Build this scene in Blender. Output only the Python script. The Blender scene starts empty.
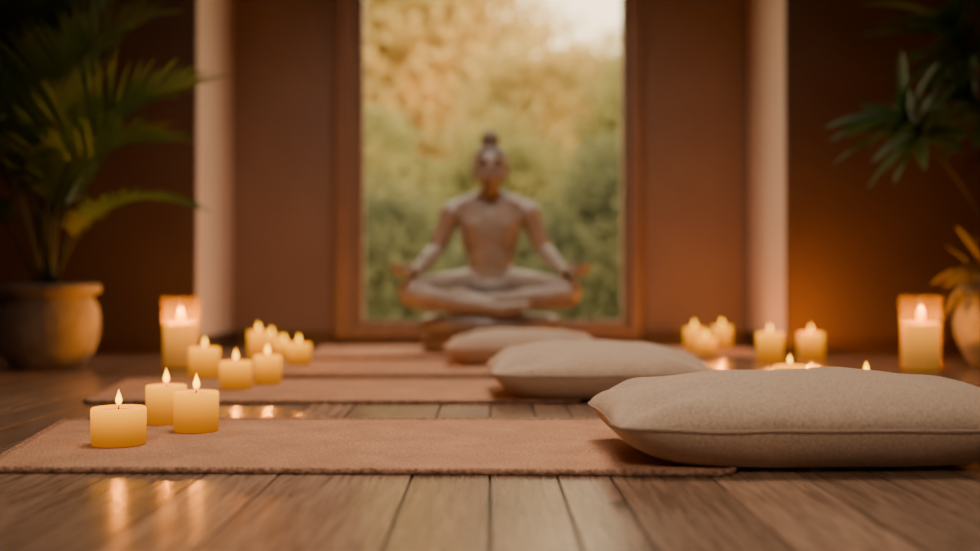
import bpy, bmesh, math, random
from mathutils import Vector, Matrix, noise
random.seed(7)
C = bpy.context.scene.collection
PI = math.pi

# ---------------------------------------------------------------- materials
def new_mat(name):
    m = bpy.data.materials.new(name); m.use_nodes = True
    nt = m.node_tree; nt.nodes.clear()
    out = nt.nodes.new('ShaderNodeOutputMaterial')
    return m, nt, out
def N(nt, t, **kw):
    n = nt.nodes.new(t)
    for k, v in kw.items():
        if hasattr(n, k): setattr(n, k, v)
    return n
def setin(n, **kw):
    for k, v in kw.items():
        n.inputs[k.replace('_', ' ')].default_value = v
def rgba(c): return (c[0], c[1], c[2], 1)

def plain(name, c1, c2=None, rough=.6, scale=8, bump=.0, bscale=60, metallic=0, sss=0, spec=.5, stretch=(1,1,1), transl=0, sheen=0):
    m, nt, out = new_mat(name)
    p = N(nt, 'ShaderNodeBsdfPrincipled')
    tc = N(nt, 'ShaderNodeTexCoord')
    mp = N(nt, 'ShaderNodeMapping'); mp.inputs['Scale'].default_value = stretch
    nt.links.new(tc.outputs['Object'], mp.inputs['Vector'])
    nz = N(nt, 'ShaderNodeTexNoise'); setin(nz, Scale=scale, Detail=5.0)
    nt.links.new(mp.outputs[0], nz.inputs['Vector'])
    r = N(nt, 'ShaderNodeValToRGB')
    r.color_ramp.elements[0].position = .3; r.color_ramp.elements[1].position = .7
    r.color_ramp.elements[0].color = rgba(c1); r.color_ramp.elements[1].color = rgba(c2 or c1)
    nt.links.new(nz.outputs['Fac'], r.inputs[0])
    nt.links.new(r.outputs[0], p.inputs['Base Color'])
    setin(p, Roughness=rough, Metallic=metallic)
    p.inputs['Specular IOR Level'].default_value = spec
    if bump:
        b = N(nt, 'ShaderNodeTexNoise'); setin(b, Scale=bscale, Detail=4.0)
        nt.links.new(mp.outputs[0], b.inputs['Vector'])
        bp = N(nt, 'ShaderNodeBump'); setin(bp, Strength=bump, Distance=.01)
        nt.links.new(b.outputs['Fac'], bp.inputs['Height'])
        nt.links.new(bp.outputs[0], p.inputs['Normal'])
    if transl:
        t = N(nt, 'ShaderNodeBsdfTranslucent'); nt.links.new(r.outputs[0], t.inputs['Color'])
        mx = N(nt, 'ShaderNodeMixShader'); mx.inputs[0].default_value = transl
        nt.links.new(p.outputs[0], mx.inputs[1]); nt.links.new(t.outputs[0], mx.inputs[2])
        nt.links.new(mx.outputs[0], out.inputs[0])
    else:
        nt.links.new(p.outputs[0], out.inputs[0])
    return m

def floor_mat():
    m, nt, out = new_mat('oak_floor')
    p = N(nt, 'ShaderNodeBsdfPrincipled')
    tc = N(nt, 'ShaderNodeTexCoord')
    at = N(nt, 'ShaderNodeAttribute'); at.attribute_name = 'rnd'
    sc = N(nt, 'ShaderNodeVectorMath', operation='SCALE'); sc.inputs['Scale'].default_value = 17.0
    nt.links.new(at.outputs['Color'], sc.inputs[0])
    ad = N(nt, 'ShaderNodeVectorMath', operation='ADD')
    nt.links.new(tc.outputs['Object'], ad.inputs[0]); nt.links.new(sc.outputs[0], ad.inputs[1])
    mp = N(nt, 'ShaderNodeMapping'); mp.inputs['Scale'].default_value = (46, 2.8, 1)
    nt.links.new(ad.outputs[0], mp.inputs['Vector'])
    nz = N(nt, 'ShaderNodeTexNoise'); setin(nz, Scale=1.7, Detail=10.0, Roughness=.64, Distortion=1.1)
    nt.links.new(mp.outputs[0], nz.inputs['Vector'])
    r = N(nt, 'ShaderNodeValToRGB')
    e = r.color_ramp.elements
    e[0].position = .29; e[0].color = (.10, .055, .035, 1)
    e[1].position = .72; e[1].color = (.42, .268, .178, 1)
    k = e.new(.5); k.color = (.285, .172, .112, 1)
    nt.links.new(nz.outputs['Fac'], r.inputs[0])
    mk_ = N(nt, 'ShaderNodeMapping'); mk_.inputs['Scale'].default_value = (7, 3.2, 1)
    nt.links.new(ad.outputs[0], mk_.inputs['Vector'])
    vo = N(nt, 'ShaderNodeTexVoronoi'); setin(vo, Scale=.8)
    nt.links.new(mk_.outputs[0], vo.inputs['Vector'])
    kr = N(nt, 'ShaderNodeMapRange', interpolation_type='SMOOTHSTEP'); kr.inputs['From Min'].default_value = .03; kr.inputs['From Max'].default_value = .11
    kr.inputs['To Min'].default_value = .25
    nt.links.new(vo.outputs['Distance'], kr.inputs['Value'])
    mr = N(nt, 'ShaderNodeMapRange'); mr.inputs['To Min'].default_value = .76; mr.inputs['To Max'].default_value = 1.2
    sx = N(nt, 'ShaderNodeSeparateColor'); nt.links.new(at.outputs['Color'], sx.inputs[0])
    nt.links.new(sx.outputs[0], mr.inputs['Value'])
    mu = N(nt, 'ShaderNodeMath', operation='MULTIPLY'); nt.links.new(mr.outputs[0], mu.inputs[0]); nt.links.new(kr.outputs[0], mu.inputs[1])
    vm = N(nt, 'ShaderNodeVectorMath', operation='SCALE')
    nt.links.new(r.outputs[0], vm.inputs[0]); nt.links.new(mu.outputs[0], vm.inputs['Scale'])
    nt.links.new(vm.outputs[0], p.inputs['Base Color'])
    rr = N(nt, 'ShaderNodeMapRange'); rr.inputs['To Min'].default_value = .30; rr.inputs['To Max'].default_value = .19
    nt.links.new(nz.outputs['Fac'], rr.inputs['Value']); nt.links.new(rr.outputs[0], p.inputs['Roughness'])
    bp = N(nt, 'ShaderNodeBump'); setin(bp, Strength=.08, Distance=.003)
    nt.links.new(nz.outputs['Fac'], bp.inputs['Height']); nt.links.new(bp.outputs[0], p.inputs['Normal'])
    nt.links.new(p.outputs[0], out.inputs[0])
    return m

def weave_mat(name, c1, c2, s1, s2, lo, hi, bump, dist, big=0):
    m, nt, out = new_mat(name)
    p = N(nt, 'ShaderNodeBsdfPrincipled')
    tc = N(nt, 'ShaderNodeTexCoord')
    hs = []
    for st in ((s1, s2, s2), (s2, s1, s2)):
        mp = N(nt, 'ShaderNodeMapping'); mp.inputs['Scale'].default_value = st
        nt.links.new(tc.outputs['Object'], mp.inputs['Vector'])
        q = N(nt, 'ShaderNodeTexNoise'); setin(q, Scale=1.0, Detail=2.0)
        nt.links.new(mp.outputs[0], q.inputs['Vector']); hs.append(q)
    w = N(nt, 'ShaderNodeMath', operation='ADD'); nt.links.new(hs[0].outputs['Fac'], w.inputs[0]); nt.links.new(hs[1].outputs['Fac'], w.inputs[1])
    h = N(nt, 'ShaderNodeMath', operation='MULTIPLY'); nt.links.new(w.outputs[0], h.inputs[0]); h.inputs[1].default_value = .5
    nl = N(nt, 'ShaderNodeTexNoise'); setin(nl, Scale=9.0, Detail=6.0)
    nt.links.new(tc.outputs['Object'], nl.inputs['Vector'])
    a = N(nt, 'ShaderNodeMath', operation='MULTIPLY_ADD'); nt.links.new(nl.outputs['Fac'], a.inputs[0]); a.inputs[1].default_value = big
    nt.links.new(h.outputs[0], a.inputs[2])
    r = N(nt, 'ShaderNodeValToRGB'); r.color_ramp.elements[0].position = lo; r.color_ramp.elements[1].position = hi
    r.color_ramp.elements[0].color = rgba(c1); r.color_ramp.elements[1].color = rgba(c2)
    nt.links.new(a.outputs[0], r.inputs[0])
    nt.links.new(r.outputs[0], p.inputs['Base Color'])
    setin(p, Roughness=.93); p.inputs['Specular IOR Level'].default_value = .08
    p.inputs['Sheen Weight'].default_value = .05
    bp = N(nt, 'ShaderNodeBump'); setin(bp, Strength=bump, Distance=dist)
    nt.links.new(h.outputs[0], bp.inputs['Height']); nt.links.new(bp.outputs[0], p.inputs['Normal'])
    nt.links.new(p.outputs[0], out.inputs[0])
    return m

def glow_wax_mat(name, base, topc, botc, top, bot, power=2.0):  # emission rising towards the top stands in for flame light glowing through wax
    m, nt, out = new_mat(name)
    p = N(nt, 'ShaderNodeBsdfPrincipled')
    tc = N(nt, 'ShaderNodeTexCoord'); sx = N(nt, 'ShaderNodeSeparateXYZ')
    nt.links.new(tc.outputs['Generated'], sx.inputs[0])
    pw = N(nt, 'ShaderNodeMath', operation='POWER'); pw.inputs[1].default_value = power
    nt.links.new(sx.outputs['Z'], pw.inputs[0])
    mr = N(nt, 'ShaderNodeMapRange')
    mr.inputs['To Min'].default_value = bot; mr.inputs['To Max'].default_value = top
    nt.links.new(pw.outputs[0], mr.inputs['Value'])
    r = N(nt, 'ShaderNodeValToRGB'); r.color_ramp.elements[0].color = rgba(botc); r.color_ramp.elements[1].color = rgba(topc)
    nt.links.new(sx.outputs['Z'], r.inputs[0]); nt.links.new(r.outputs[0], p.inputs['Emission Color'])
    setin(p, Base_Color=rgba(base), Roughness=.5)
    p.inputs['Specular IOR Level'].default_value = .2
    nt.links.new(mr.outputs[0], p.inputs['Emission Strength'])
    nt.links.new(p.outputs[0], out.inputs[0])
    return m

def flame_mat():
    m, nt, out = new_mat('flame_glow')
    tr = N(nt, 'ShaderNodeBsdfTransparent')
    em = N(nt, 'ShaderNodeEmission')
    tc = N(nt, 'ShaderNodeTexCoord'); sx = N(nt, 'ShaderNodeSeparateXYZ')
    nt.links.new(tc.outputs['Generated'], sx.inputs[0])
    r = N(nt, 'ShaderNodeValToRGB'); e = r.color_ramp.elements
    e[0].position = 0; e[0].color = (1, .22, .0, 1); e[1].position = 1; e[1].color = (1, .34, .0, 1)
    k = e.new(.4); k.color = (1, .54, .0, 1)
    nt.links.new(sx.outputs['Z'], r.inputs[0]); nt.links.new(r.outputs[0], em.inputs[0])
    em.inputs[1].default_value = 3.8
    ad = N(nt, 'ShaderNodeAddShader')
    nt.links.new(tr.outputs[0], ad.inputs[0]); nt.links.new(em.outputs[0], ad.inputs[1])
    nt.links.new(ad.outputs[0], out.inputs[0])
    return m

def glass_mat(name, tint, tlc, fro, gloss, rough=.12):
    m, nt, out = new_mat(name)
    tr = N(nt, 'ShaderNodeBsdfTransparent'); tr.inputs[0].default_value = rgba(tint)
    tl = N(nt, 'ShaderNodeBsdfTranslucent'); tl.inputs[0].default_value = rgba(tlc)
    gl = N(nt, 'ShaderNodeBsdfGlossy'); gl.inputs['Roughness'].default_value = rough
    m1 = N(nt, 'ShaderNodeMixShader'); m1.inputs[0].default_value = fro
    m2 = N(nt, 'ShaderNodeMixShader'); m2.inputs[0].default_value = gloss
    nt.links.new(tr.outputs[0], m1.inputs[1]); nt.links.new(tl.outputs[0], m1.inputs[2])
    nt.links.new(m1.outputs[0], m2.inputs[1]); nt.links.new(gl.outputs[0], m2.inputs[2])
    nt.links.new(m2.outputs[0], out.inputs[0])
    return m

M = {
 'floor': floor_mat(),
 'gap': plain('dark_gap', (.005, .003, .002)),
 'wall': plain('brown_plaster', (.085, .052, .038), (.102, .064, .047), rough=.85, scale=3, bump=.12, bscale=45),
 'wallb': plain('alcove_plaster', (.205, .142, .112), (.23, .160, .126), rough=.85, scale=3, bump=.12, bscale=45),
 'reveal': plain('lit_reveal_plaster', (.64, .49, .40), (.70, .54, .44), rough=.8, scale=3, bump=.1, bscale=45),  # lit look of the alcove sides put into a lighter plaster colour
 'ceil': plain('ceiling_plaster', (.20, .14, .11), rough=.9),
 'trim': plain('dark_trim_wood', (.06, .030, .018), (.09, .045, .026), rough=.5, scale=6, stretch=(1, 1, 8)),
 'frame': plain('window_wood', (.20, .12, .080), (.27, .158, .106), rough=.45, scale=6, stretch=(8, 8, 1)),
 'mat1': weave_mat('terracotta_weave', (.26, .128, .072), (.70, .385, .235), 420, 150, .44, .76, 1.0, .004, .25),
 'hem': plain('mat_hem', (.17, .08, .045), (.58, .32, .20), rough=.95, scale=110, bump=.8, bscale=200),
 'linen': weave_mat('beige_linen', (.37, .268, .192), (.58, .43, .318), 640, 180, .35, .63, .45, .0012),
 'linen2': weave_mat('pale_linen', (.41, .298, .215), (.60, .45, .335), 640, 180, .35, .63, .45, .0012),
 'piping': plain('piping_cord', (.31, .215, .15), (.38, .27, .19), rough=.9, scale=200, bump=.5, bscale=400),
 'wax': glow_wax_mat('candle_wax_glow', (.16, .065, .005), (1, .38, .0), (1, .28, .004), 2.4, .42, 1.8),
 'waxin': glow_wax_mat('tall_candle_wax_glow', (.50, .37, .23), (1, .43, .0), (1, .62, .30), 1.9, .22, 1.8),
 'pool': plain('melted_wax', (.45, .18, .01), rough=.2),
 'wick': plain('charred_wick', (.02, .012, .008), rough=.9),
 'flame': flame_mat(),
 'hurricane': glass_mat('amber_frosted_glass', (1, .86, .54), (1, .66, .08), .03, .02),
 'pane': glass_mat('clear_pane', (1, 1, 1), (1, 1, 1), .0, .0012, .02),
 'statue': plain('brown_stone', (.25, .20, .16), (.33, .27, .222), rough=.33, scale=14, bump=.04, bscale=90),
 'hair': plain('statue_hair_stone', (.14, .105, .080), (.19, .145, .11), rough=.5, scale=20, bump=.6, bscale=120),
 'plinth': plain('plinth_stone', (.13, .10, .078), (.19, .15, .118), rough=.35, scale=12, bump=.1, bscale=60),
 'pot': plain('clay_pot', (.18, .158, .132), (.30, .268, .23), rough=.85, scale=12, bump=.7, bscale=45),
 'soil': plain('potting_soil', (.02, .012, .008), (.05, .03, .018), rough=1, scale=60, bump=1, bscale=80),
 'palm': plain('palm_lit_green', (.066, .155, .034), (.15, .30, .066), rough=.45, scale=4, transl=.35),  # lit copy of the shaded palm green; light on right-hand fronds painted in
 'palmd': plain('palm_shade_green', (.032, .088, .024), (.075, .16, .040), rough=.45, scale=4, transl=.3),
 'stem': plain('stem_green', (.03, .045, .012), (.05, .068, .02), rough=.5, scale=10),
 'stemd': plain('dark_cane', (.022, .024, .009), (.04, .04, .016), rough=.6, scale=10),
 'dleaf': plain('deep_leaf_green', (.042, .10, .026), (.085, .17, .046), rough=.45, scale=4, transl=.3, spec=.35),
 'yleaf': plain('yellowing_leaf', (.09, .08, .012), (.17, .13, .02), rough=.5, scale=6, transl=.3),
 'bark': plain('bark', (.09, .055, .03), (.16, .10, .06), rough=.95, scale=12, bump=.6, bscale=20),
 'tg1': plain('golden_foliage', (.40, .36, .15), (.90, .66, .26), rough=.8, scale=.2, transl=.5, spec=.05),
 'tg2': plain('olive_foliage', (.19, .225, .10), (.52, .45, .19), rough=.8, scale=.3, transl=.5, spec=.05),
 'tg3': plain('greygreen_foliage', (.105, .13, .074), (.25, .245, .13), rough=.8, scale=.7, transl=.45, spec=.05),
 'grass': plain('lawn', (.14, .16, .06), (.24, .25, .10), rough=.95, scale=2),
}

# ---------------------------------------------------------------- helpers
def mk(name, bm, mat, parent=None, smooth=True):
    bmesh.ops.recalc_face_normals(bm, faces=bm.faces[:])
    me = bpy.data.meshes.new(name); bm.to_mesh(me); bm.free()
    if smooth:
        for p in me.polygons: p.use_smooth = True
    me.materials.append(mat)
    o = bpy.data.objects.new(name, me); C.objects.link(o)
    if parent: o.parent = parent
    return o
def thing(name, label, cat, loc=(0, 0, 0), rz=0, group=None):
    o = bpy.data.objects.new(name, None); C.objects.link(o)
    o.location = loc; o.rotation_euler = (0, 0, rz); o.empty_display_size = .05
    o['label'] = label; o['category'] = cat
    if group: o['group'] = group
    return o
def struct(name, bm, mat, smooth=False, parent=None):
    o = mk(name, bm, mat, parent, smooth)
    if not parent: o['kind'] = 'structure'
    return o
def box(bm, a, b):
    x0, y0, z0 = a; x1, y1, z1 = b
    v = [bm.verts.new(c) for c in ((x0,y0,z0),(x1,y0,z0),(x1,y1,z0),(x0,y1,z0),(x0,y0,z1),(x1,y0,z1),(x1,y1,z1),(x0,y1,z1))]
    for f in ((0,3,2,1),(4,5,6,7),(0,1,5,4),(1,2,6,5),(2,3,7,6),(3,0,4,7)): bm.faces.new([v[i] for i in f])
def lathe(bm, prof, seg=40, c=(0,0,0), sx=1, sy=1, wob=0):
    rings = []
    for r, z in prof:
        if r < 1e-6: rings.append([bm.verts.new((c[0], c[1], c[2]+z))]); continue
        ring = []
        for i in range(seg):
            a = 2*PI*i/seg
            rr = r*(1 + wob*math.sin(3*a+z*40)*.5 + wob*math.sin(7*a)*.3)
            ring.append(bm.verts.new((c[0]+rr*math.cos(a)*sx, c[1]+rr*math.sin(a)*sy, c[2]+z)))
        rings.append(ring)
    for A, B in zip(rings, rings[1:]):
        if len(A) == 1 and len(B) == 1: continue
        for i in range(seg):
            j = (i+1) % seg
            if len(A) == 1: bm.faces.new((A[0], B[i], B[j]))
            elif len(B) == 1: bm.faces.new((A[i], A[j], B[0]))
            else: bm.faces.new((A[i], A[j], B[j], B[i]))
def tube(bm, pts, rad, seg=8, closed=False, cap=True):
    pts = [Vector(p) for p in pts]; n = len(pts)
    if not isinstance(rad, (list, tuple)): rad = [rad]*n
    rings = []; prev = None
    for i, p in enumerate(pts):
        if closed: t = pts[(i+1) % n]-pts[i-1]
        else: t = pts[min(i+1, n-1)]-pts[max(i-1, 0)]
        t.normalize()
        if prev is None:
            u = t.cross(Vector((0, 0, 1)))
            if u.length < .01: u = t.cross(Vector((1, 0, 0)))
        else: u = prev - t*prev.dot(t)
        u.normalize(); prev = u; w = t.cross(u)
        rings.append([bm.verts.new(p + (u*math.cos(2*PI*k/seg)+w*math.sin(2*PI*k/seg))*rad[i]) for k in range(seg)])
    m = n if closed else n-1
    for i in range(m):
        A, B = rings[i], rings[(i+1) % n]
        for k in range(seg):
            j = (k+1) % seg; bm.faces.new((A[k], A[j], B[j], B[k]))
    if cap and not closed:
        bm.faces.new(rings[0][::-1]); bm.faces.new(rings[-1])
def ell(bm, c, r, seg=20, rings=12):
    prof = [(math.sin(PI*i/rings), -math.cos(PI*i/rings)) for i in range(rings+1)]
    b2 = [(max(0, a) if 0 < i < rings else 0, z) for i, (a, z) in enumerate(prof)]
    R = []
    for a, z in b2:
        if a == 0: R.append([bm.verts.new((c[0], c[1], c[2]+z*r[2]))]); continue
        R.append([bm.verts.new((c[0]+a*r[0]*math.cos(2*PI*i/seg), c[1]+a*r[1]*math.sin(2*PI*i/seg), c[2]+z*r[2])) for i in range(seg)])
    for A, B in zip(R, R[1:]):
        for i in range(seg):
            j = (i+1) % seg
            if len(A) == 1: bm.faces.new((A[0], B[j], B[i]))
            elif len(B) == 1: bm.faces.new((A[i], A[j], B[0]))
            else: bm.faces.new((A[i], A[j], B[j], B[i]))
def cap(bm, a, b, ra, rb, seg=16, flat=1.0):
    a = Vector(a); b = Vector(b); t = (b-a).normalized()
    u = t.cross(Vector((0, 0, 1)))
    if u.length < .05: u = Vector((1, 0, 0))
    u.normalize(); w = t.cross(u).normalized()
    K = 5; R = []
    R.append((a - t*ra, 0))
    for k in range(1, K+1):
        an = -PI/2 + PI/2*k/K; R.append((a + t*ra*math.sin(an), ra*math.cos(an)))
    for k in range(0, K):
        an = PI/2*k/K; R.append((b + t*rb*math.sin(an), rb*math.cos(an)))
    R.append((b + t*rb, 0))
    V = []
    for p, r in R:
        if r == 0: V.append([bm.verts.new(p)])
        else: V.append([bm.verts.new(p + u*math.cos(2*PI*i/seg)*r + w*math.sin(2*PI*i/seg)*r*flat) for i in range(seg)])
    for A, B in zip(V, V[1:]):
        for i in range(seg):
            j = (i+1) % seg
            if len(A) == 1: bm.faces.new((A[0], B[i], B[j]))
            elif len(B) == 1: bm.faces.new((A[i], A[j], B[0]))
            else: bm.faces.new((A[i], A[j], B[j], B[i]))

# ---------------------------------------------------------------- room shell
XL, XR, YF, YB, YA, H = -2.95, 2.95, -2.6, 4.8, 5.5, 2.85
AL, AR = -1.287, 1.296
bm = bmesh.new()
col = bm.loops.layers.color.new('rnd')
edges = [-.45, -.333, -.122, 0, .105, .188, .345, .49, .61]
x = edges[0]
while x > XL: x -= random.choice((.117, .135, .15, .165)); edges.insert(0, max(x, XL))
x = edges[-1]
while x < XR: x += random.choice((.117, .135, .15, .165)); edges.append(min(x, XR))
g, dz = .0024, .004
for xa, xb in zip(edges, edges[1:]):
    if xb-xa < .02: continue
    y = YF - random.uniform(0, 1.8)
    while y < YA:
        L = random.uniform(1.9, 3.0); ya, yb = max(y, YF), min(y+L, YA); y += L
        if yb-ya < .02: continue
        c = (random.random(), random.random(), random.random(), 1)
        h_ = g*.6
        o_ = [bm.verts.new(p) for p in ((xa+h_,ya+h_,-dz),(xb-h_,ya+h_,-dz),(xb-h_,yb-h_,-dz),(xa+h_,yb-h_,-dz))]
        i_ = [bm.verts.new(p) for p in ((xa+g,ya+g,0),(xb-g,ya+g,0),(xb-g,yb-g,0),(xa+g,yb-g,0))]
        fs = [bm.faces.new(i_)] + [bm.faces.new((o_[k], o_[(k+1)%4], i_[(k+1)%4], i_[k])) for k in range(4)]
        for f in fs:
            for l in f.loops: l[col] = c
fl = struct('floor', bm, M['floor'])
bm = bmesh.new(); box(bm, (XL, YF, -.1), (XR, YA+.1, -.0045)); struct('floor', bm, M['gap'])
bm = bmesh.new(); box(bm, (XL-.1, YF-.1, H), (XR+.1, YA+.1, H+.1)); struct('ceiling', bm, M['ceil'])
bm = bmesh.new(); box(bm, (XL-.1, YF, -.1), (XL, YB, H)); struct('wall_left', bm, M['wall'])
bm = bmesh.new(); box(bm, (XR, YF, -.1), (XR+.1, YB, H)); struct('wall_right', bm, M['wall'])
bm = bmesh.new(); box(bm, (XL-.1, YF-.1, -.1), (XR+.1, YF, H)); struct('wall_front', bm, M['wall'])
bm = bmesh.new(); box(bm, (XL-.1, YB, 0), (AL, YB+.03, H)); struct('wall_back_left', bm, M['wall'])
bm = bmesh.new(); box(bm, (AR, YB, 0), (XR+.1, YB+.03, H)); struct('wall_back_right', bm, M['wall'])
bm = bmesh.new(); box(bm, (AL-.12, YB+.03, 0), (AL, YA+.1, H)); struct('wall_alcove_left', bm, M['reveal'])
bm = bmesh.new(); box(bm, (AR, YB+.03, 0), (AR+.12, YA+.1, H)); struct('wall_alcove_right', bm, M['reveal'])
WX0, WX1, WZ0, WZ1 = -.765, .75, .045, 2.55
bm = bmesh.new()
box(bm, (AL, YA, 0), (WX0, YA+.1, H)); box(bm, (WX1, YA, 0), (AR, YA+.1, H))
box(bm, (WX0, YA, -.1), (WX1, YA+.1, WZ0)); box(bm, (WX0, YA, WZ1), (WX1, YA+.1, H))
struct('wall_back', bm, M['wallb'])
def rectframe(bm, x0, x1, z0, z1, wl, wr, wb, wt, y0, y1):
    box(bm, (x0, y0, z0), (x0+wl, y1, z1)); box(bm, (x1-wr, y0, z0), (x1, y1, z1))
    box(bm, (x0+wl, y0, z0), (x1-wr, y1, z0+wb)); box(bm, (x0+wl, y0, z1-wt), (x1-wr, y1, z1))
win = bpy.data.objects.new('window_1', None); C.objects.link(win); win['kind'] = 'structure'
bm = bmesh.new(); rectframe(bm, WX0, WX1, WZ0, WZ1, .075, .045, .04, .07, YA-.05, YA+.06); o = mk('casing', bm, M['frame'], win, False)
bm = bmesh.new(); rectframe(bm, WX0+.075, WX1-.045, WZ0+.04, WZ1-.07, .055, .04, .035, .06, YA+.0, YA+.09); mk('sash', bm, M['frame'], win, False)
bm = bmesh.new(); box(bm, (WX0+.13, YA+.05, WZ0+.075), (WX1-.085, YA+.054, WZ1-.13)); mk('pane', bm, M['pane'], win, False)
for nm, a, b in (('baseboard_left', (XL+.001, YB-.014, 0), (AL-.0, YB-.001, .07)), ('baseboard_right', (AR, YB-.014, 0), (XR-.001, YB-.001, .07)),
                 ('baseboard_alcove_left', (AL+.001, YB+.0, 0), (AL+.014, YA-.001, .07)), ('baseboard_alcove_right', (AR-.014, YB, 0), (AR-.001, YA-.001, .07)),
                 ('baseboard_back_left', (AL+.015, YA-.014, 0), (WX0-.001, YA-.001, .07)), ('baseboard_back_right', (WX1+.001, YA-.014, 0), (AR-.015, YA-.001, .07))):
    bm = bmesh.new(); box(bm, a, b); struct(nm, bm, M['trim'])

# ---------------------------------------------------------------- mats
def bil(c, u, v):
    (x0,y0),(x1,y1),(x2,y2),(x3,y3) = c   # FL FR BR BL
    a = (x0*(1-u)+x1*u, y0*(1-u)+y1*u); b = (x3*(1-u)+x2*u, y3*(1-u)+y2*u)
    return (a[0]*(1-v)+b[0]*v, a[1]*(1-v)+b[1]*v)
def floor_mat_obj(label, corners, group, seed=0):
    cx = sum(c[0] for c in corners)/4; cy = sum(c[1] for c in corners)/4
    t = thing('yoga_mat', label, 'mat', (cx, cy, 0), 0, group)
    cs = [(c[0]-cx, c[1]-cy) for c in corners]
    T = .0075; NU, NV = 90, 40
    bm = bmesh.new()
    def P(u, v):
        du, dv = u*2-1, v*2-1
        x, y = bil(cs, u, v)
        k = max(0, abs(du)-.965)/.035*max(0, abs(dv)-.93)/.07
        x -= math.copysign(.012*k, du); y -= math.copysign(.012*k, dv)
        ed = .0020*noise.noise(Vector((x*7, y*7, seed)))
        return x+ed*abs(du)**4, y+ed*abs(dv)**4*1.6
    top = [[None]*(NV+1) for _ in range(NU+1)]; bot = [[None]*(NV+1) for _ in range(NU+1)]
    for i in range(NU+1):
        for j in range(NV+1):
            x, y = P(i/NU, j/NV)
            top[i][j] = bm.verts.new((x, y, T + .0004*noise.noise(Vector((x*22, y*22, seed)))))
            if i in (0, NU) or j in (0, NV): bot[i][j] = bm.verts.new((x, y, .0005))
    for i in range(NU):
        for j in range(NV): bm.faces.new((top[i][j], top[i+1][j], top[i+1][j+1], top[i][j+1]))
    for i in range(NU):
        for j in (0, NV): bm.faces.new((top[i][j], top[i+1][j], bot[i+1][j], bot[i][j]))
    for j in range(NV):
        for i in (0, NU): bm.faces.new((top[i][j], top[i][j+1], bot[i][j+1], bot[i][j]))
    mk('mat_pad', bm, M['mat1'], t)
    per = [P(i/NU, 0) for i in range(NU)] + [P(1, j/NV) for j in range(NV)] + [P(1-i/NU, 1) for i in range(NU)] + [P(0, 1-j/NV) for j in range(NV)]
    bm = bmesh.new()
    pts = []
    for k in range(len(per)):
        a, b = per[k], per[(k+1) % len(per)]
        for s in range(3): pts.append((a[0]+(b[0]-a[0])*s/3, a[1]+(b[1]-a[1])*s/3, .0058))
    tube(bm, pts, [.0060 if k % 2 else .0046 for k in range(len(pts))], 8, closed=True)
    mk('hem', bm, M['hem'], t)
    return t
MG = 'terracotta mats laid out on the floor'
floor_mat_obj('large terracotta mat nearest the viewer, with the front cushion on its right end', [(-.815,1.76),(.385,1.725),(.47,2.40),(-.925,2.40)], MG, 1)
floor_mat_obj('terracotta mat second from the front, under the middle beige cushion', [(-1.03,2.78),(.22,2.78),(.34,3.42),(-1.12,3.42)], MG, 2)
floor_mat_obj('terracotta mat third from the front, under the small far cushion', [(-.80,3.60),(.0,3.60),(.30,4.30),(-.84,4.30)], MG, 3)
floor_mat_obj('farthest wide terracotta mat, running under the seated statue', [(-.76,4.50),(.60,4.50),(.62,5.27),(-.80,5.27)], MG, 4)
floor_mat_obj('short terracotta mat under the three small candles right of the statue', [(.74,4.45),(1.17,4.45),(1.19,5.16),(.76,5.16)], MG, 5)

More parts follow.
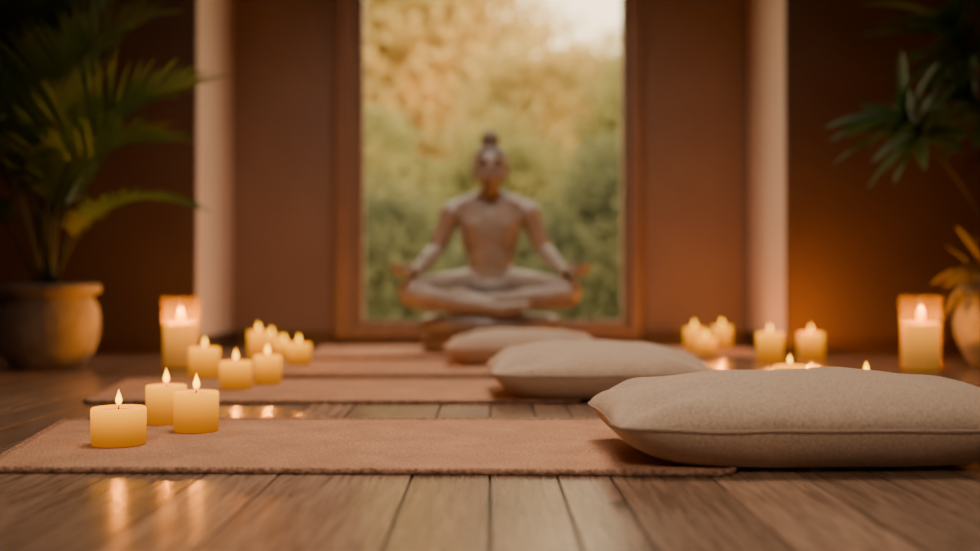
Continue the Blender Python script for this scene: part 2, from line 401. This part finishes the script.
# ---------------------------------------------------------------- cushions
def cushion(label, loc, w, d, h, rz, seed, mat, group):
    t = thing('floor_cushion', label, 'cushion', loc, rz, group)
    hw, hd = w/2, d/2; zs0 = h*.45
    NU, NV = 150, 100
    def base(u, v):
        au, av = abs(u), abs(v)
        x = u*hw*(1 - .03*(1-v*v) - .035*av**9); y = v*hd*(1 - .10*au**6 - .025*(1-u*u))
        return x, y, zs0 + h*.03*au**4 + .0025*noise.noise(Vector((u*4, v*4, seed)))
    def surf(u, v, top):
        x, y, zs = base(u, v)
        th = max(0, 1-abs(u)**2.8)**.52*max(0, 1-abs(v)**2.6)**.50
        if top:
            z = zs + (h-zs0)*th*1.02
            wr = 0
            for cu in (-1, 1):
                for cv in (-1, 1):
                    dx, dy = (u-cu)*hw, (v-cv)*hd; r = math.hypot(dx, dy); a = math.atan2(dy, dx)
                    wr += .0075*math.exp(-((r-.10)/.058)**2)*math.sin(a*9+seed+cu*2+cv+10*r)
            e = max(abs(u), abs(v)); s_ = (x if abs(v) > abs(u) else y)
            wr += .0022*math.exp(-((1-e)/.08)**2)*math.sin(s_*95+seed+6*noise.noise(Vector((x*9, y*9, seed))))
            wr += .005*noise.noise(Vector((u*2.2, v*2.0, seed*3)))+.002*noise.noise(Vector((u*6, v*4, seed*5)))
            wr -= .0060*math.exp(-((v+.35*u-.0+.1*math.sin(4*u+seed))/.07)**2)*math.exp(-((u+.62)/.24)**2)
            wr -= .0045*math.exp(-((v+.75*u+.95)/.07)**2)*math.exp(-((u+.55)/.22)**2)
            wr -= .0030*math.exp(-((v-.3*u+.25)/.08)**2)*math.exp(-((u-.5)/.3)**2)
            return x, y, z + wr*min(1, th*2.2)
        tb = max(0, 1-abs(u)**3.2)**.9*max(0, 1-abs(v)**3.0)**.9
        z = zs*(1 - min(1, tb*1.65)**.72)
        return x, y, max(z, .0)
    bm = bmesh.new()
    for top in (True, False):
        G = [[bm.verts.new(surf(math.sin(PI/2*math.sin(PI/2*(2*i/NU-1))), math.sin(PI/2*math.sin(PI/2*(2*j/NV-1))), top)) for j in range(NV+1)] for i in range(NU+1)]
        for i in range(NU):
            for j in range(NV): bm.faces.new((G[i][j], G[i+1][j], G[i+1][j+1], G[i][j+1]))
    bmesh.ops.remove_doubles(bm, verts=bm.verts[:], dist=.0001)
    mk('cover', bm, mat, t)
    def S(k, n): return math.sin(PI/2*(2*k/n-1))
    per = [base(S(i, 120), -1) for i in range(120)] + [base(1, S(j, 80)) for j in range(80)] + [base(-S(i, 120), 1) for i in range(120)] + [base(-1, -S(j, 80)) for j in range(80)]
    pp = [per[0]]
    for q in per[1:]:
        if (Vector(q)-Vector(pp[-1])).length > .003: pp.append(q)
    bm = bmesh.new(); tube(bm, pp, .0032, 8, closed=True); mk('piping', bm, M['piping'], t)
    return t
CG = 'beige linen floor cushions'
cushion('large beige linen cushion in the right foreground, on the nearest mat', (.548, 1.915, .009), .725, .42, .141, math.radians(2), 1.3, M['linen'], CG)
cushion('beige linen cushion of middle size, second from the viewer', (.283, 2.97, .009), .58, .43, .137, math.radians(2), 4.1, M['linen2'], CG)
cushion('small pale cushion farthest back, just before the statue plinth', (.12, 4.13, .009), .57, .38, .126, math.radians(-3), 7.7, M['linen2'], CG)

# ---------------------------------------------------------------- candles
def candle(label, x, y, r, h, z, watt, group, tall=False, fh=.034):
    t = thing('hurricane_candle' if tall else 'pillar_candle', label, 'candle', (x, y, z), random.uniform(0, 6), group)
    if tall:
        R, HH = r, h; r, h = r*.90, h*.62
        bm = bmesh.new()
        lathe(bm, [(0, .0), (R*.96, .0), (R, .004), (R, HH-.003), (R-.0015, HH), (R-.004, HH-.002), (R-.004, .006), (0, .006)], 48)
        mk('glass_cylinder', bm, M['hurricane'], t)
        z0 = .0065
    else: z0 = 0
    bm = bmesh.new(); wv = .008
    lathe(bm, [(0, z0), (r*.94, z0), (r*.985, z0+.003), (r, z0+.008), (r*.995, z0+h*.6), (r, z0+h-.006), (r*.985, z0+h-.0015), (r*.95, z0+h),
               (r*.89, z0+h-.0015), (r*.80, z0+h-.005), (r*.5, z0+h-.007), (0, z0+h-.0075)], 40, wob=wv)
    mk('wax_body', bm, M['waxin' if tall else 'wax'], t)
    bm = bmesh.new(); lathe(bm, [(0, z0+h-.0055), (r*.74, z0+h-.0055)], 32); mk('melted_pool', bm, M['pool'], t)
    bm = bmesh.new(); tube(bm, [(0,0,z0+h-.007),(.0003,0,z0+h),(.0015,0,z0+h+.007)], .0012, 6); mk('wick', bm, M['wick'], t)
    bm = bmesh.new(); fz = z0+h+.003; fr = fh*.20
    prof = [(0, 0), (.45, .05), (.82, .16), (1, .30), (.90, .44), (.64, .60), (.36, .76), (.14, .90), (0, 1)]
    lathe(bm, [(a*fr, fz+b*fh) for a, b in prof], 20); mk('flame', bm, M['flame'], t)
    L = bpy.data.lights.new('candle_light', 'POINT'); L.energy = watt; L.color = (1, .42, .06) if tall else (1, .27, .018); L.shadow_soft_size = .0035
    lo = bpy.data.objects.new('candle_light', L); C.objects.link(lo); lo.parent = t; lo.location = (0, 0, fz+fh*.34)
    return t
LG, RG = 'lit pillar candles on the left side', 'lit pillar candles on the right side'
mz = .0085
candle('wide short lit candle nearest the viewer, leftmost on the front mat', -.681, 2.02, .049, .068, mz, .30, LG, fh=.030)
candle('lit candle at the back edge of the front mat, behind its two neighbours', -.685, 2.33, .042, .080, mz, .40, LG)
candle('lit candle rightmost of the three on the front mat', -.588, 2.205, .044, .079, mz, .30, LG)
candle('lit candle on the second mat, just right of the front mat trio', -.718, 3.11, .045, .076, mz, .8, LG)
candle('lit candle on bare floor between the tall glass candle and the second mat', -.91, 3.51, .048, .100, .0005, 1.3, LG)
candle('lit candle on the second mat, close beside and behind another candle, right of the pair', -.661, 3.27, .041, .082, mz, .8, LG)
candle('lit candle on the left end of the third mat, rightmost of the far left cluster', -.705, 4.06, .044, .076, mz, 1.0, LG)
candle('tallest of the small far left candles, left end of the far cluster', -.905, 4.30, .040, .120, .0005, 1.8, LG)
candle('small lit candle at the very back of the far left cluster', -.94, 4.74, .038, .085, .0005, 1.8, LG)
candle('lowest lit candle in the middle of the far left cluster', -.845, 4.52, .038, .065, .0005, 1.0, LG)
candle('tall candle in amber glass cylinder beside the left potted palm', -1.11, 3.95, .066, .255, .0005, 9.0, 'tall candles in glass cylinders', True, fh=.055)
candle('tall candle in amber glass cylinder beside the right potted plant', 1.495, 3.82, .070, .262, .0005, 6.5, 'tall candles in glass cylinders', True, fh=.06)
candle('lit pillar candle on bare floor before the right alcove corner, left of its twin', 1.094, 4.30, .050, .113, .0005, 4.0, RG)
candle('lit pillar candle before the right wall, between its twin and the tall glass candle', 1.312, 4.50, .052, .106, .0005, 11.0, RG)
candle('leftmost lit candle on the short mat right of the statue', .895, 4.82, .042, .105, mz, 1.6, RG)
candle('rear lit candle on the short mat right of the statue', 1.06, 5.03, .045, .105, mz, 1.8, RG)
candle('lowest front candle on the short mat right of the statue', .905, 4.60, .040, .070, mz, 1.0, RG)
candle('squat candle rising just behind the front cushion, left of the two there', .79, 2.9, .042, .088, .0005, .8, RG, fh=.028)
candle('candle almost hidden behind the front cushion with only its flame showing', .923, 2.70, .042, .080, .0005, .8, RG, fh=.030)

# ---------------------------------------------------------------- statue
st = thing('buddha_statue', 'brown stone statue of a cross-legged meditating figure with a topknot, before the window', 'statue', (0, 4.93, .0085))
bm = bmesh.new()
lathe(bm, [(0, 0), (.265, 0), (.294, .01), (.306, .03), (.302, .05), (.288, .060), (.288, .068), (.308, .08), (.320, .105), (.312, .135), (.288, .156), (.24, .165), (0, .165)], 64, (0, -.06, 0), 1, .84)
mk('plinth', bm, M['plinth'], st)
bm = bmesh.new()
ell(bm, (0, .03, .26), (.136, .114, .095)); ell(bm, (0, .028, .33), (.108, .088, .11))
ell(bm, (0, .022, .42), (.104, .082, .16)); ell(bm, (0, .026, .52), (.138, .088, .155)); ell(bm, (0, .024, .585), (.158, .068, .070))
ell(bm, (0, .022, .625), (.125, .054, .060)); ell(bm, (0, .028, .655), (.085, .047, .050))
for s in (-1, 1):
    ell(bm, (s*.056, -.006, .552), (.070, .048, .056)); ell(bm, (s*.080, .035, .54), (.060, .058, .120))
    cap(bm, (s*.018, .035, .705), (s*.15, .028, .632), .027, .046)
    ell(bm, (s*.176, .022, .606), (.056, .056, .062))
    cap(bm, (s*.180, .022, .600), (s*.234, .02, .455), .051, .040)
    cap(bm, (s*.190, .022, .57), (s*.222, .02, .49), .048, .043)
    el = Vector((s*.236, .02, .45)); wr = Vector((s*.324, -.132, .350))
    cap(bm, el, wr, .041, .027, flat=.95); cap(bm, el, el.lerp(wr, .5), .040, .036)
    d = Vector((s*.70, -.68, -.12)).normalized(); sd = Vector((s*.70, .71, 0)).normalized(); up = sd.cross(d).normalized()
    if up.z < 0: up = -up
    cap(bm, wr, wr+d*.03, .026, .028, flat=.8)
    for k in range(4):
        off = sd*(-.028+.0185*k); cap(bm, wr+d*.02+off*.7, wr+d*.074+off, .017, .0135, 10)
    lens = (.056, .064, .060, .050)
    for k in range(4):
        b0 = wr + d*.076 + sd*(-.028+.0185*k); L = lens[k]
        if k == 0: dirs = [(d*.6+up*.8), (d*.0+up*.9-sd*.1), (-d*.65+up*.25-sd*.2)]
        else: dirs = [(d*.85+up*.50), (d*.5+up*.85), (d*.15+up*.98)]
        p = b0
        for q, (dd, fr) in enumerate(zip(dirs, (.44, .31, .25))):
            e = p + dd.normalized()*L*fr; cap(bm, p, e, .0108-.001*q, .0098-.001*q, 10); p = e
    tb = wr + d*.028 - sd*.028; t1 = tb + (d*.65-sd*.5+up*.55).normalized()*.034; t2 = t1 + (d*.65+up*.7+sd*.15).normalized()*.032
    cap(bm, tb, t1, .015, .0125, 10); cap(bm, t1, t2, .0118, .010, 10)
    # thigh
    hip = Vector((s*.085, .02, .280)); kn = Vector((s*.340, -.150, .264))
    cap(bm, hip, kn, .086, .058); cap(bm, hip.lerp(kn, .25), hip.lerp(kn, .65), .080, .069)
    ell(bm, kn, (.060, .060, .058))
def shin(kn, an, ball, toe, s):
    cap(bm, kn, an, .050, .031); cap(bm, Vector(kn).lerp(Vector(an), .12), Vector(kn).lerp(Vector(an), .55), .054, .045)
    ell(bm, an, (.032, .032, .032)); A, B, T = Vector(an), Vector(ball), Vector(toe)
    cap(bm, A, B, .031, .029); cap(bm, B, B.lerp(T, .5), .027, .021)
    dd = (T-B).normalized(); w = dd.cross(Vector((0, 0, 1))).normalized()
    for k in range(5):
        o = w*(.024-.012*k)*s; cap(bm, B+o, B+o+dd*(.048-.005*k), .0105-.0008*k, .009-.0008*k, 10)
shin((-.334, -.174, .240), (.035, -.300, .186), (.120, -.285, .196), (.175, -.26, .208), 1)
shin((.334, -.174, .240), (-.035, -.250, .222), (-.125, -.235, .252), (-.18, -.21, .266), -1)
# neck and head, chin level
cap(bm, (0, .035, .66), (0, .018, .75), .044, .044)
ell(bm, (0, .008, .832), (.074, .086, .084), 28, 18); ell(bm, (0, -.018, .775), (.060, .062, .066), 24, 14)
ell(bm, (0, -.056, .728), (.026, .020, .019))
cap(bm, (0, -.083, .836), (0, -.100, .800), .008, .0130); ell(bm, (0, -.096, .795), (.018, .013, .009))
for s in (-1, 1):
    cap(bm, (s*.010, -.085, .845), (s*.036, -.080, .853), .0075, .0075); cap(bm, (s*.036, -.080, .853), (s*.057, -.063, .843), .0075, .006)
    ell(bm, (s*.031, -.068, .824), (.018, .012, .009)); cap(bm, (s*.014, -.081, .819), (s*.046, -.070, .819), .0036, .0036)
    ell(bm, (s*.038, -.056, .785), (.025, .018, .022))
    ell(bm, (s*.077, .008, .815), (.009, .018, .028)); ell(bm, (s*.076, .004, .778), (.008, .011, .022))
ell(bm, (0, -.082, .766), (.024, .012, .0062)); ell(bm, (0, -.079, .756), (.020, .012, .0066))
body = mk('figure', bm, M['statue'], st)
rm = body.modifiers.new('r', 'REMESH'); rm.mode = 'VOXEL'; rm.voxel_size = .0040; rm.use_smooth_shade = True
dg = bpy.context.evaluated_depsgraph_get()
me = bpy.data.meshes.new_from_object(body.evaluated_get(dg)); body.modifiers.clear(); body.data = me
vg = body.vertex_groups.new(name='soft')
for v in me.vertices:
    x_, y_, z_ = v.co
    if (abs(x_) > .33 and z_ > .30) or (y_ < -.24): wgt = .15
    else: wgt = 1 - .85*max(0, min(1, (z_-.70)/.04))
    vg.add([v.index], wgt, 'REPLACE')
sm = body.modifiers.new('s', 'SMOOTH'); sm.factor = .6; sm.iterations = 44; sm.vertex_group = 'soft'
dg = bpy.context.evaluated_depsgraph_get()
me = bpy.data.meshes.new_from_object(body.evaluated_get(dg)); body.modifiers.clear(); body.data = me
for p in me.polygons: p.use_smooth = True
if not me.materials: me.materials.append(M['statue'])
bm = bmesh.new(); ell(bm, (0, .018, .852), (.0785, .088, .076), 32, 20)
for v in bm.verts:
    if v.co.y < -.02 and v.co.z < .872: v.co.y = max(v.co.y, -.040)
    if v.co.z < .79: v.co.z = .79
    n_ = noise.cell(v.co*60); v.co += Vector((v.co.x, v.co.y, v.co.z-.85)).normalized()*.002*n_
hair = mk('hair', bm, M['hair'], st)
bm = bmesh.new(); ell(bm, (0, .010, .948), (.044, .042, .040), 24, 14); lathe(bm, [(.030, .912), (.042, .920), (.036, .928)], 24, (0, .01, 0)); mk('topknot', bm, M['hair'], st)

# ---------------------------------------------------------------- plants
def bez(p0, p1, p2, p3, t):
    return p0*(1-t)**3 + p1*3*t*(1-t)**2 + p2*3*t*t*(1-t) + p3*t**3
def strip(bm, base, dirv, nrm, L, W, droop, seg=5, shape=None):
    d = dirv.normalized(); s = d.cross(nrm)
    if s.length < .05: s = d.cross(Vector((1, 0, 0)))
    s.normalize(); up = s.cross(d).normalized(); prev = None
    p = base.copy(); dd = d.copy()
    for i in range(seg+1):
        t = i/seg
        w = W*(math.sin(PI*min(1, t*.86+.10))**.8) if t < 1 else W*.05
        a = bm.verts.new(p - s*w + up*w*.35); b = bm.verts.new(p); c = bm.verts.new(p + s*w + up*w*.35)
        if prev:
            bm.faces.new((prev[0], prev[1], b, a)); bm.faces.new((prev[1], prev[2], c, b))
        prev = (a, b, c)
        dd = (dd + Vector((0, 0, -droop/seg))).normalized(); p = p + dd*(L/seg)
def pot(parent, prof):
    bm = bmesh.new(); lathe(bm, prof, 56); mk('pot', bm, M['pot'], parent)
def frond(parent, p0, p1, p2, p3, L=.2, W=.011, n=20, t0=.4, droop=.5, seed=0, mat='palm', spread=.8):
    rnd = random.Random(seed)
    p0, p1, p2, p3 = map(Vector, (p0, p1, p2, p3))
    pts = [bez(p0, p1, p2, p3, i/24) for i in range(25)]
    bm = bmesh.new(); tube(bm, pts, [.0075*(1-.8*i/24) for i in range(25)], 7)
    o = mk('frond', bm, M['stem'], parent)
    bm = bmesh.new()
    for k in range(n):
        t = t0 + (1-t0)*k/(n-1)*.99
        p = bez(p0, p1, p2, p3, t); T = (bez(p0, p1, p2, p3, min(1, t+.02))-bez(p0, p1, p2, p3, t-.02)).normalized()
        S = T.cross(Vector((0, 0, 1)))
        if S.length < .1: S = Vector((0, 1, 0))
        S.normalize(); Nn = S.cross(T).normalized()
        q = k/(n-1); ll = L*(.55+.75*math.sin(PI*(q*.8+.12)))*rnd.uniform(.85, 1.12)
        for s in (-1, 1):
            fw = .55+q*.8
            dv = S*s*spread + T*fw + Nn*.55 + Vector((rnd.uniform(-.1,.1), rnd.uniform(-.1,.1), rnd.uniform(-.1,.1)))
            strip(bm, p, dv, Nn, ll, W*rnd.uniform(.85, 1.15), droop)
    mk('leaflets', bm, M[mat], o)
    return o
pl = thing('potted_palm', 'green palm with arching fronds in a round clay pot by the left wall', 'potted plant', (-1.60, 3.98, 0))
pot(pl, [(0, .0), (.115, .0), (.125, .006), (.155, .05), (.175, .11), (.181, .165), (.175, .215), (.158, .250), (.152, .262), (.172, .268), (.182, .276), (.184, .292), (.180, .303), (.168, .306), (.156, .296), (.148, .266), (0, .264)])
bm = bmesh.new(); lathe(bm, [(.147, .268), (.12, .276), (.06, .283), (0, .286)], 32); mk('soil', bm, M['soil'], pl)
FR = [  # p0, p1, p2, tip, leaflet length, droop, colour
 ((.02,-.02,.275),(.02,-.05,.60),(.08,-.14,.88),(.56,-.24,.97),.25,.4,'palm'),
 ((.02,-.01,.275),(.03,-.03,.60),(.12,-.08,.82),(.46,-.14,.80),.20,.5,'palm'),
 ((.03,-.01,.275),(.05,-.02,.46),(.24,-.05,.68),(.54,-.10,.58),.13,.7,'palmd'),
 ((.0,.02,.275),(.0,.02,.7),(.06,.04,1.18),(.36,.02,1.28),.2,.7,'palmd'),
 ((-.01,-.02,.275),(-.03,-.02,.8),(-.04,-.05,1.25),(-.30,-.12,1.36),.2,.7,'palmd'),
 ((.0,.0,.275),(.0,.0,.8),(.02,.0,1.3),(.16,-.05,1.62),.2,.6,'palmd'),
 ((-.03,-.02,.275),(-.08,-.03,.50),(-.22,-.10,.75),(-.50,-.20,.72),.18,.7,'palmd'),
 ((-.03,.02,.275),(-.10,.05,.7),(-.25,.10,1.0),(-.55,.12,1.0),.2,.7,'palmd'),
 ((.01,.03,.275),(.06,.1,.6),(.12,.22,1.0),(.30,.42,1.05),.2,.6,'palmd'),
 ((.0,-.03,.275),(-.05,-.1,.6),(-.10,-.24,.95),(-.20,-.44,1.02),.2,.7,'palmd'),
 ((.02,.0,.275),(.03,.0,.75),(.0,.05,1.15),(.26,.14,1.46),.2,.6,'palmd'),
 ((-.02,.01,.275),(-.05,.02,.75),(-.15,.0,1.12),(-.48,-.02,1.22),.2,.7,'palmd'),
 ((-.01,.0,.275),(-.02,.0,.8),(-.08,-.10,1.2),(.08,-.28,1.42),.2,.6,'palmd'),
 ((.0,.03,.275),(-.02,.1,.8),(-.08,.2,1.2),(-.22,.3,1.45),.2,.6,'palmd'),
 ((.0,-.02,.275),(-.04,-.06,.6),(-.16,-.10,.92),(-.36,-.22,1.02),.18,.7,'palmd'),
 ((.01,-.02,.275),(.01,-.04,.62),(.0,-.12,.95),(.26,-.26,1.12),.22,.5,'palm')]
for i, (a, b, c, d, L, dr, mm) in enumerate(FR): frond(pl, a, b, c, d, L, .0068, 46, .36, dr, i, mm)

pr = thing('potted_dracaena', 'broad-leaved plant on tall bent stems in a clay pot by the right wall', 'potted plant', (1.895, 3.98, 0))
pot(pr, [(0, .0), (.13, .0), (.14, .006), (.175, .06), (.198, .12), (.204, .165), (.196, .21), (.176, .242), (.169, .254), (.188, .260), (.198, .268), (.200, .284), (.195, .295), (.180, .297), (.166, .287), (.158, .26), (0, .258)])
bm = bmesh.new(); lathe(bm, [(.157, .262), (.12, .27), (.06, .277), (0, .28)], 32); mk('soil', bm, M['soil'], pr)
def rosette(parent, path, n, L, W, seed, mat, droop=.6):
    rnd = random.Random(seed); pts = [Vector(p) for p in path]
    P = [bez(pts[0], pts[1], pts[2], pts[3], i/20) for i in range(21)]
    bm = bmesh.new(); tube(bm, P, [.0075*(1-.5*i/20) for i in range(21)], 8); o = mk('stem', bm, M['stemd'], parent)
    T = (P[-1]-P[-3]).normalized(); A = T.cross(Vector((0, 1, 0))); A.normalize(); Bv = T.cross(A)
    bm = bmesh.new()
    for k in range(n):
        a = 2.4*k + rnd.uniform(-.4, .4); el = .95 - 1.1*k/n + rnd.uniform(-.2, .2)
        dv = (A*math.cos(a)+Bv*math.sin(a))*math.cos(el) + T*math.sin(el)*1.0
        strip(bm, P[-1] - T*.11*k/n, dv, T if abs(dv.dot(T)) < .95 else A, L*rnd.uniform(.7, 1.15), W*rnd.uniform(.75, 1.15), droop*rnd.uniform(.4, 1.3), 8)
    l = mk('leaves', bm, mat, o)
    return o
rosette(pr, [(-.02,-.02,.27),(-.06,-.03,.45),(-.20,-.06,.70),(-.430,-.10,.88)], 34, .27, .032, 3, M['dleaf'])
rosette(pr, [(0,.0,.27),(.02,.0,.6),(-.08,-.02,.95),(-.24,-.05,1.22)], 34, .34, .032, 5, M['dleaf'])
rosette(pr, [(.03,.02,.27),(.08,.04,.5),(.08,.05,.8),(-.14,.06,1.00)], 30, .27, .032, 8, M['dleaf'])
rosette(pr, [(-.03,-.04,.27),(-.06,-.05,.31),(-.12,-.07,.36),(-.19,-.08,.345)], 20, .17, .017, 11, M['yleaf'], 1.2)
rosette(pr, [(.04,-.02,.27),(.1,-.05,.7),(.12,-.1,1.1),(.00,-.12,1.44)], 32, .36, .032, 14, M['dleaf'])

# ---------------------------------------------------------------- garden outside
bm = bmesh.new(); box(bm, (-40, 5.7, -.4), (40, 90, -.3)); gr = struct('ground', bm, M['grass'])
def crown_mesh(nm, R, n, leaf, seed, blobs=24):
    rnd = random.Random(seed); verts = []; faces = []
    bl = []
    for _ in range(blobs):
        v = Vector((rnd.gauss(0, 1), rnd.gauss(0, 1), rnd.gauss(0, .9))).normalized()*rnd.uniform(.1, .75)
        bl.append((Vector((v.x*R[0], v.y*R[1], v.z*R[2])), rnd.uniform(.17, .35)))
    for k in range(n):
        c, s = bl[k % blobs]
        p = c + Vector((max(-2, min(2, rnd.gauss(0, 1)))*R[0]*s, max(-2, min(2, rnd.gauss(0, 1)))*R[1]*s, max(-2, min(2, rnd.gauss(0, 1)))*R[2]*s))
        q = math.sqrt((p.x/R[0])**2+(p.y/R[1])**2+(p.z/R[2])**2)
        if q > 1.08: p = p/q*rnd.uniform(.3, .95)
        a = Vector((rnd.gauss(0, 1), rnd.gauss(0, 1), rnd.gauss(0, 1))).normalized(); b = a.orthogonal().normalized()
        l = leaf*rnd.uniform(.6, 1.3); i0 = len(verts)
        verts += [p-a*l, p-b*l*.45, p+a*l, p+b*l*.45]; faces.append((i0, i0+1, i0+2, i0+3))
    me = bpy.data.meshes.new(nm); me.from_pydata([tuple(v) for v in verts], [], faces)
    return me
def tree(label, x, y, zc, R, leaf, n, mat, seed, kind='tree', group='trees in the garden beyond the window'):
    t = thing('garden_tree' if kind == 'tree' else 'garden_shrub', label, kind, (x, y, -.3), 0, group)
    me = crown_mesh('crown', R, n, leaf, seed); me.materials.append(mat)
    o = bpy.data.objects.new('crown', me); C.objects.link(o); o.parent = t; o.location = (0, 0, zc+.3)
    bm = bmesh.new(); k = R[0]*.05
    tube(bm, [(0,0,0),(.1*k,.05,(zc+.3)*.4),(-.2*k,0,(zc+.3)*.8),(0,.0,zc+.3+R[2]*.3)], [k*1.3, k, k*.8, k*.3], 8)
    for a in range(4):
        an = a*1.6+seed; z0 = (zc+.3)*(.55+.1*a)
        tube(bm, [(0,0,z0),(math.cos(an)*R[0]*.3, math.sin(an)*R[1]*.3, z0+R[2]*.2),(math.cos(an)*R[0]*.5, math.sin(an)*R[1]*.5, z0+R[2]*.3)], [k*.6, k*.4, k*.1], 6)
    mk('trunk' if kind == 'tree' else 'branches', bm, M['bark'], t)
T = [
 ('tall golden tree farthest back, filling the upper left of the window', -2.4, 32, 5.4, (5.2,2.8,6.2), .22, 24000, 'tg1', 1),
 ('golden tree farthest back on the right, its top below the bright sky', 7.2, 32, 3.6, (4.0,2.8,4.4), .22, 18000, 'tg1', 2),
 ('olive green tree filling the right side of the window', 3.1, 20.3, 2.3, (1.9,1.4,2.9), .11, 24000, 'tg2', 3),
 ('pale green tree in the middle of the window, behind the statue head', .3, 23.7, 1.6, (2.1,1.2,2.5), .12, 22000, 'tg2', 4),
 ('olive tree left of the statue head, low in the window', -2.7, 20.0, 1.7, (2.0,1.5,2.5), .11, 22000, 'tg2', 6),
 ('olive tree far left beyond the window edge', -7.9, 22, 3.0, (2.6,2,3.3), .26, 7000, 'tg2', 5),
 ('olive tree far right beyond the window edge', 8.4, 22, 3.0, (2.6,2,3.3), .26, 7000, 'tg2', 7),
 ('golden green tree right of the statue head, just below the bright sky', 2.0, 27.0, 3.7, (2.9,1.6,3.6), .16, 24000, 'tg1', 9)]
for a in T: tree(a[0], a[1], a[2], a[3], a[4], a[5], a[6], M[a[7]], a[8])
S_ = [
 ('grey-green shrub low in the window, left of the statue', -1.2, 12.0, .45, (1.0,.6,1.15), 13),
 ('grey-green shrub behind the statue torso', .15, 14, .35, (1.2,.6,1.1), 14),
 ('grey-green shrub low in the window, right of the statue', 1.35, 12.0, .60, (1.0,.6,1.3), 15),
 ('grey-green shrub beyond the right window edge', 3.7, 13, .6, (1.0,.7,1.1), 16),
 ('grey-green shrub beyond the left window edge', -3.6, 13, .6, (1.0,.7,1.1), 17)]
for l, x, y, z, R, sd in S_: tree(l, x, y, z, R, .05, 20000 if sd < 16 else 8000, M['tg3'], sd, 'shrub', 'shrubs in the garden beyond the window')

# ---------------------------------------------------------------- light
w = bpy.data.worlds.new('World'); bpy.context.scene.world = w; w.use_nodes = True
nt = w.node_tree; nt.nodes.clear()
o = nt.nodes.new('ShaderNodeOutputWorld'); b = nt.nodes.new('ShaderNodeBackground')
tc = nt.nodes.new('ShaderNodeTexCoord'); sx = nt.nodes.new('ShaderNodeSeparateXYZ'); r = nt.nodes.new('ShaderNodeValToRGB')
r.color_ramp.elements[0].position = .45; r.color_ramp.elements[0].color = (1, .68, .32, 1)
r.color_ramp.elements[1].position = .9; r.color_ramp.elements[1].color = (.85, .76, .62, 1)
mp = nt.nodes.new('ShaderNodeMapRange'); mp.inputs['From Min'].default_value = -1
nt.links.new(tc.outputs['Generated'], sx.inputs[0]); nt.links.new(sx.outputs['Z'], mp.inputs['Value']); nt.links.new(mp.outputs[0], r.inputs[0])
nt.links.new(r.outputs[0], b.inputs[0]); b.inputs[1].default_value = 4.2; nt.links.new(b.outputs[0], o.inputs[0])
def light(kind, name, loc, e, colr, rot=(0,0,0), size=1, sy=None, spread=180):
    L = bpy.data.lights.new(name, kind); L.energy = e; L.color = colr
    if kind == 'AREA':
        L.size = size; L.spread = math.radians(spread)
        if sy: L.shape = 'RECTANGLE'; L.size_y = sy
    if kind == 'SUN': L.angle = math.radians(3)
    o = bpy.data.objects.new(name, L); C.objects.link(o); o.location = loc; o.rotation_euler = rot; return o
s = light('SUN', 'evening_sun', (8, 0, 10), 3.4, (1, .74, .40))
s.rotation_euler = Vector((-.85, .42, -.42)).to_track_quat('-Z', 'Y').to_euler()
light('AREA', 'ceiling_fill', (.1, 2.3, 2.75), 18, (1, .81, .64), size=1.0, spread=88)  # added overhead fill for floor and mats, no fixture built
light('AREA', 'alcove_fill', (0, 4.05, 2.75), 11, (1, .85, .72), (math.radians(14), 0, 0), size=1.0, sy=.4, spread=90)  # unseen fill added to brighten the statue front and alcove sides
fl_ = light('AREA', 'front_fill', (-.5, -1.0, 2.3), 6.5, (1, .80, .62), size=.7, spread=60)  # fill added behind the camera to lift the dark cushion fronts
fl_.rotation_euler = Vector((.2, 1, -.95)).to_track_quat('-Z', 'Y').to_euler()

cd = bpy.data.cameras.new('Camera'); cam = bpy.data.objects.new('Camera', cd); C.objects.link(cam)
cam.location = (0, 0, .30); cam.rotation_euler = (math.radians(90.5), 0, 0)
cd.sensor_width = 36; cd.lens = 1100/980*36; cd.clip_start = .02; cd.clip_end = 300
cd.dof.use_dof = True; cd.dof.focus_distance = 2.0; cd.dof.aperture_fstop = 1.3
bpy.context.scene.camera = cam
